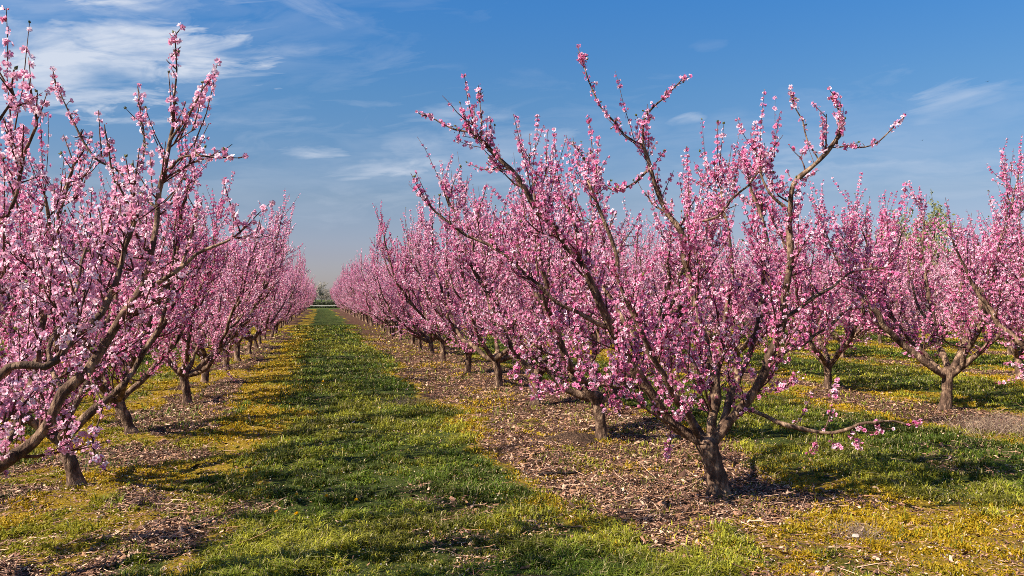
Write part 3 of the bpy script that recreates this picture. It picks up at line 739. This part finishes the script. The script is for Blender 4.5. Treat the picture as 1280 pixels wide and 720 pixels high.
# ------------------------------------------------------------------ grass, litter
def scatter(n, z0, z1, r, p=1.0):
    u = r.random(n); z = z0 * (z1 / z0) ** u
    xc = (r.random(n) * 2 - 1) * (0.70 * z + 0.9)
    return xc * CS + z * SN, -xc * SN + z * CS, z
r = np.random.default_rng(77)
X, Y, Zd = scatter(1300000, 3.3, 55, r)
g_, y_, l_ = cover(X, Y); tuft = 0.5 * fbm(X * 2.2, Y * 2.2, 3, 60) + 0.5 * fbm(X * 9, Y * 9, 2, 64); u = r.random(len(X))
keep = u < (g_ * 1.0 + y_ * 0.9 + l_ * 0.07) * (0.22 + 1.1 * sm(0.36, 0.6, tuft))
X, Y, Zd, g_, y_, tuft = (q[keep] for q in (X, Y, Zd, g_, y_, tuft))
n = len(X); isy = r.random(n) < y_ / np.maximum(g_ + y_, .01) * 0.92 + 0.04
pz_ = gheight(X, Y)
hgt = np.where(isy, 0.019, 0.036) * r.uniform(0.5, 1.5, n) * (0.3 + 2.0 * sm(0.35, 0.72, tuft)) * (1 + 0.010 * Zd)
wd = (0.0015 + 0.00042 * Zd) * r.uniform(0.7, 1.4, n) * np.where(isy, 1.3, 1.0)
az = r.uniform(0, 6.28, n); lean = r.uniform(0.2, 1.7, n)
d = np.stack([np.cos(az), np.sin(az), np.zeros(n)], 1); side = np.stack([-np.sin(az), np.cos(az), np.zeros(n)], 1)
b0 = np.stack([X, Y, pz_ - 0.004], 1)
mid = b0 + UP * (hgt * 0.6)[:, None] + d * (hgt * 0.25 * lean)[:, None]; tip = b0 + UP * (hgt * (1 - .25 * lean))[:, None] + d * (hgt * 0.9 * lean)[:, None]
v = np.stack([b0 - side * wd[:, None], b0 + side * wd[:, None], mid + side * wd[:, None] * .8, mid - side * wd[:, None] * .8, tip], 1).reshape(-1, 3)
j = np.arange(n) * 5
hue = np.clip(sm(.3, .7, fbm(X * 0.8, Y * 0.8, 4, 66)) * .8 + r.normal(0, .18, n), 0, 1)[:, None]; rr = r.random((n, 1))
cg = (np.array([0.072, 0.115, 0.010]) * (1 - hue) + np.array([0.27, 0.25, 0.022]) * hue) * (0.45 + 1.1 * rr) * (0.62 + 0.76 * sm(.35, .62, fbm(X * 2.0 + 13, Y * 1.6, 4, 71)))[:, None]
om = sm(.33, .50, fbm(X * 1.1 + 60, Y * 0.9, 4, 83))[:, None]
cyl = (1 - om) * np.array([0.30, 0.27, 0.018]) * r.uniform(0.6, 1.25, (n, 1)) + om * (np.array([0.50, 0.36, 0.012]) * (1 - rr) + np.array([0.56, 0.34, 0.014]) * rr) * r.uniform(0.55, 1.1, (n, 1))
dry = (r.random((n, 1)) < 0.09); cg = np.where(dry, np.array([0.42, 0.34, 0.16]), cg)
cc = np.repeat(np.where(isy[:, None], cyl, cg), 5, 0)
mb = MB(); mb.add(v, np.stack([j, j + 1, j + 2, j + 3], 1), 0, cc); mb.f.append((np.stack([j + 3, j + 2, j + 4], 1), 0))
tag(mb.build('grass', [M_LEAF]), 'short green grass and yellow moss tufts covering the alley floor', 'grass', kind='stuff')
print('blades', n)

# chips and pruned twigs under the trees
X, Y, Zd = scatter(760000, 3.3, 40, r); g_, y_, l_ = cover(X, Y)
keep = r.random(len(X)) < l_ * 0.95 + y_ * 0.12 + 0.012
X, Y, Zd = X[keep], Y[keep], Zd[keep]; n = len(X)
ln = r.gamma(1.8, 0.0034, n) * (1 + 0.06 * Zd) + 0.003; wd = ln * r.uniform(0.15, 0.6, n); az = r.uniform(0, 6.28, n)
d = np.stack([np.cos(az), np.sin(az), r.normal(0, 0.35, n)], 1); side = np.stack([-np.sin(az), np.cos(az), r.normal(0, 0.45, n)], 1)
c0 = np.stack([X, Y, gheight(X, Y) + 0.006 + r.uniform(0, 0.016, n)], 1); th = UP * 0.004
v = np.stack([c0 - d * ln[:, None] - side * wd[:, None] * .5, c0 + d * ln[:, None] * .6 - side * wd[:, None], c0 + d * ln[:, None], c0 - d * ln[:, None] * .4 + side * wd[:, None], c0 + UP * wd[:, None] * 0.3], 1).reshape(-1, 3)
j = np.arange(n) * 5
pal = np.array([[0.60, 0.38, 0.25], [0.33, 0.165, 0.095], [0.155, 0.072, 0.042], [0.060, 0.027, 0.017], [0.40, 0.21, 0.095], [0.22, 0.10, 0.060]])
cc = np.repeat(pal[r.choice(6, n, p=[.19, .16, .21, .24, .08, .12])] * r.uniform(0.7, 1.15, (n, 1)), 5, 0)
mb = MB(); mb.add(v, np.concatenate([np.stack([j + a, j + b_, j + 4], 1) for a, b_ in ((0, 1), (1, 2), (2, 3), (3, 0))]), 0, cc)
X, Y, Zd = scatter(26000, 3.3, 30, r); g_, y_, l_ = cover(X, Y); keep = r.random(len(X)) < l_ * 0.9 + 0.02; X, Y = X[keep], Y[keep]; n = len(X)
az = r.normal(0.2, 0.9, n); q = np.stack([X, Y, gheight(X, Y) + 0.012], 1); dd = np.stack([np.cos(az), np.sin(az), r.normal(0.02, 0.06, n)], 1)
lt = r.gamma(2.0, 0.065, n) + 0.04; p_, r_ = grow_shoots(q, dd, lt, r, 0.0036, 0.0, 5, 0.12); p_[..., 2] = np.maximum(p_[..., 2], gheight(p_[..., 0], p_[..., 1]) + 0.004)
tubes(mb, p_, r_ * r.uniform(0.5, 1.3, (n, 1)), 4, 0, pal[r.choice(6, n, p=[.2, .2, .2, .2, .1, .1])])
tag(mb.build('wood_chips', [M_CHIP]), 'chipped prunings and fallen twigs littering the ground under the tree rows', 'wood chips', kind='stuff')
print('chips', n)

# tiny pale weed flowers and fallen petals
X, Y, Zd = scatter(9000, 3.5, 22, r); n = len(X); q = np.stack([X, Y, gheight(X, Y) + r.uniform(0.01, 0.05, n)], 1)
a = unit(r.normal(size=(n, 3))); b_ = unit(np.cross(a, r.normal(size=(n, 3)))); s = r.uniform(0.003, 0.007, (n, 1)) * (1 + 0.03 * Zd[:, None]); j = np.arange(n) * 4
mb = MB(); mb.add(np.stack([q - a * s, q + b_ * s, q + a * s, q - b_ * s], 1).reshape(-1, 3), np.stack([j, j + 1, j + 2, j + 3], 1), 0, np.repeat(np.array([[.7, .6, .5]]) * r.uniform(0.6, 1.1, (n, 1)), 4, 0))
tag(mb.build('fallen_petals', [M_PETAL]), 'tiny pale weed flowers and petals dotted over the grass', 'petals', kind='stuff')

# ------------------------------------------------------------------ single small things
def ground_at(px_, py_):
    z = H * F / (py_ - HORIZ); q = P(px_, py_, z); q[2] = g0(q[0], q[1]); return q
def dandelion(seed):
    r = np.random.default_rng(seed); root = bpy.data.objects.new('dandelion', None); root.empty_display_size = 0.05; link(root)
    m = MB(); tubes(m, np.stack([[0, 0, -0.01], [0.004, 0.002, 0.03], [0.006, 0.004, 0.065]]), np.array([.0025, .002, .002]), 6, 0, (0.12, 0.16, 0.04)); m.build('stem', [M_LEAF], root)
    n = 70; m = MB(); az = r.uniform(0, 6.28, n); el = r.uniform(0.05, 1.4, n); dd = np.stack([np.cos(az) * np.cos(el), np.sin(az) * np.cos(el), np.sin(el)], 1); sd = np.stack([-np.sin(az), np.cos(az), np.zeros(n)], 1)
    c = np.array([0.006, 0.004, 0.062]); v = np.stack([c + dd * 0.002, c + dd * 0.019 + sd * 0.003, c + dd * 0.021 - sd * 0.003], 1).reshape(-1, 3); j = np.arange(n) * 3
    m.add(v, np.stack([j, j + 1, j + 2], 1), 0, (0.80, 0.52, 0.02)); m.build('flower', [M_PETAL], root)
    m = MB()
    for k in range(6):
        a = k * 1.05 + 0.3; dr = np.array([math.cos(a), math.sin(a), 0]); sd_ = np.array([-dr[1], dr[0], 0])
        pts = [dr * 0.005 - sd_ * .003, dr * 0.005 + sd_ * .003, dr * 0.05 + sd_ * .009 + UP * .015, dr * 0.05 - sd_ * .009 + UP * .015, dr * .085 + UP * .006]
        i0 = m.n; m.add(pts, [[0, 1, 2, 3]], 0, (0.06, 0.10, 0.015)); m.f.append((np.array([[3, 2, 4]]) + i0, 0))
    m.build('leaf', [M_LEAF], root)
    return root
ds = [(405, 485, 1.8, ''), (430, 496, 1.8, 'yellow dandelion second farthest up the alley grass'),
      (372, 625, 1.0, 'yellow dandelion in mid alley, beside a reddish bare patch on its left'), (408, 627, 1.1, 'yellow dandelion at the middle of the reddish bare patch in the alley'),
      (445, 631, 1.1, 'yellow dandelion at the right end of the reddish bare patch in the alley'), (347, 645, 1.0, 'yellow dandelion lying low in the alley, left of the bare patch'), (372, 652, 1.1, 'yellow dandelion nearest the camera in the alley grass'),
      (811, 600, 1.3, 'yellow dandelion in the wood litter left of the nearest right trunk'), (921, 541, 1.3, 'yellow dandelion in the grass just right of the nearest trunk fork')]
ds[0] = (405, 485, 1.8, 'yellow dandelion farthest up the alley grass')
d0 = None
for x_, y_p, s_, lab in ds:
    q = ground_at(x_, y_p)
    if d0 is None: d0 = dandelion(3); e = d0
    else:
        e = d0.copy(); C.objects.link(e)
        for ch in list(d0.children):
            c = ch.copy(); C.objects.link(c); c.parent = e
    e.location = tuple(q); e.scale = (s_,) * 3; e.rotation_euler.z = x_; tag(e, lab, 'flower', 'dandelions in the grass')

# dark fallen branch
q = ground_at(673, 597); q2 = ground_at(725, 592); m = MB()
mid = (q + q2) / 2
pts = spline([q + UP * .02, q * .6 + q2 * .4 + UP * .03, q * .3 + q2 * .7 + UP * .022, q2 + UP * .03], .03) - mid
tubes(m, pts, np.linspace(.018, .009, len(pts)) * (1 + rng.normal(0, .08, len(pts))), 8, 0)
tubes(m, np.array([pts[len(pts) // 2], pts[len(pts) // 2] + (.05, .06, .03), pts[len(pts) // 2] + (.09, .13, .035)]), np.array([.008, .006, .003]), 6, 0)
M_DARK = bark('dark_wet_bark', (0.02, 0.014, 0.012), (0.04, 0.028, 0.022), (0.08, 0.055, 0.045), 30)
o_ = m.build('fallen_branch', [M_DARK], None, (0,)); o_.location = tuple(mid); tag(o_, 'dark fallen branch lying in the litter left of the nearest right trunk', 'branch')
# the low mound of soil by the second trunk
m = MB(); a_, b__ = np.meshgrid(np.linspace(0, 2 * math.pi, 72, endpoint=False), np.linspace(0, 1, 26)); rr_ = b__ * (0.34 + 0.05 * np.sin(a_ * 3) + 0.03 * np.sin(a_ * 7))
zz = 0.10 * (1 - b__ ** 2) ** 1.3 + 0.07 * (fbm(rr_ * np.cos(a_) * 22 + 40, rr_ * np.sin(a_) * 22 + 40, 4, 4) - .5) * (1.2 - b__) - 0.015
ii = np.arange(72 * 26).reshape(26, 72); m.add(np.stack([rr_ * np.cos(a_) * 1.3, rr_ * np.sin(a_), zz], -1), np.stack([ii[:-1], np.roll(ii, -1, 1)[:-1], np.roll(ii, -1, 1)[1:], ii[1:]], -1).reshape(-1, 4)[:, ::-1], 0)
M_SOIL = bark('dark_soil', (0.015, 0.009, 0.006), (0.06, 0.033, 0.02), (0.30, 0.18, 0.11), 60)
o_ = m.build('soil_mound', [M_SOIL], None, (0,)); o_.location = tuple(ground_at(718, 551)); o_.scale = (.8, .8, 1); tag(o_, 'small dark mound of soil left of the second trunk in the right row', 'mound')

# dry weed clumps
def weed(seed, loc, n, hgt, spread, label, cols, name='dry_weed', cat='weed', rad=.0016):
    r = np.random.default_rng(seed); m = MB(); st = np.stack([r.normal(0, spread, n), r.normal(0, spread * .7, n), np.zeros(n)], 1)
    p_, r_ = grow_shoots(st, np.stack([r.normal(0, .5, n), r.normal(0, .5, n), np.ones(n)], 1), r.uniform(.4, 1, n) * hgt, r, rad, -.1, 5, .16)
    tubes(m, p_, r_, 3, 0, np.array(cols)[r.integers(0, len(cols), n)])
    ix = r.integers(0, n, n * 2); q, d = along(p_, r.uniform(.4, 1, n * 2), ix)
    p2, r2 = grow_shoots(q, d + r.normal(0, .7, d.shape), r.uniform(.15, .4, n * 2) * hgt, r, rad * .6, 0, 4, .2); tubes(m, p2, r2, 3, 0, np.array(cols)[r.integers(0, len(cols), n * 2)])
    tubes(m, np.stack([[0, 0, -.02], [0, 0, -.01]]), np.array([spread * 1.8, spread * 1.8]), 12, 0, (0.1, 0.06, 0.045))
    o_ = m.build(name, [M_CHIP]); o_.location = tuple(loc); tag(o_, label, cat); return o_
dryc = [(0.22, 0.14, 0.11), (0.34, 0.24, 0.17), (0.12, 0.07, 0.06), (0.45, 0.34, 0.22)]
weed(1, ground_at(1068, 668), 150, .15, .13, 'dry brown weed clump right of the nearest trunk, at the front', dryc)
weed(2, ground_at(1250, 540), 420, .34, .34, 'large heap of dry grey weeds and twigs at the right edge', dryc, rad=.003)
weed(3, ground_at(515, 505), 260, .16, .25, 'dull brown weed patch in the alley, left of the litter belt', [(0.16, 0.10, 0.08), (0.10, 0.09, 0.04), (0.20, 0.14, 0.09)], rad=.002)
weed(4, ground_at(376, 712), 14, .26, .03, 'tall thin pale weed at the bottom of the alley', [(0.30, 0.30, 0.10), (0.4, 0.36, 0.16)])
# the fallen pale leaf
m = MB(); m.add([(-.05, 0, .01), (-.01, .03, .03), (.05, .012, .035), (.035, -.03, .012), (0, -.028, .004), (0, 0, .03)], [[0, 5, 1], [1, 5, 2], [2, 5, 3], [3, 5, 4], [4, 5, 0]], 0, (.42, .34, .28))
o_ = m.build('dead_leaf', [M_CHIP]); o_.location = tuple(ground_at(1067, 680) + UP * .05); o_.scale = (.6, .6, .6); tag(o_, 'pale dead leaf caught in the dry weed clump at front right', 'leaf')
# two birds high in the sky
for bx, by, lab in ((1237, 101, 'higher of two tiny birds in the sky at upper right'), (1154, 175, 'lower of two tiny birds in the sky at right')):
    q = P(bx, by, 90); m = MB()
    sp_ = spline([(-.14, 0, 0), (-.06, 0, .01), (.06, 0, .015), (.14, 0, .0)], .03); tubes(m, sp_, .035 * np.sin(np.linspace(.3, 2.9, len(sp_))) ** .7, 8, 0)
    o_ = m.build('bird', [M_DARK], None, (0,)); o_.location = tuple(q); o_.scale = (.75,) * 3; o_.rotation_euler.z = .5; tag(o_, lab, 'bird', 'birds in the sky')
    for sg in (-1, 1):
        w_m = MB(); w_m.add([(.05, 0, .01), (-.05, 0, .01), (-.09, sg * .16, .07), (.0, sg * .17, .08), (-.08, sg * .34, .05), (.05, 0, .018), (-.05, 0, .018), (-.09, sg * .16, .078), (.0, sg * .17, .088)], [[0, 1, 2, 3], [5, 6, 7, 8]], 0)
        w_m.f.append((np.array([[3, 2, 4], [8, 7, 4]]), 0)); w_m.build('wing', [M_DARK], o_)
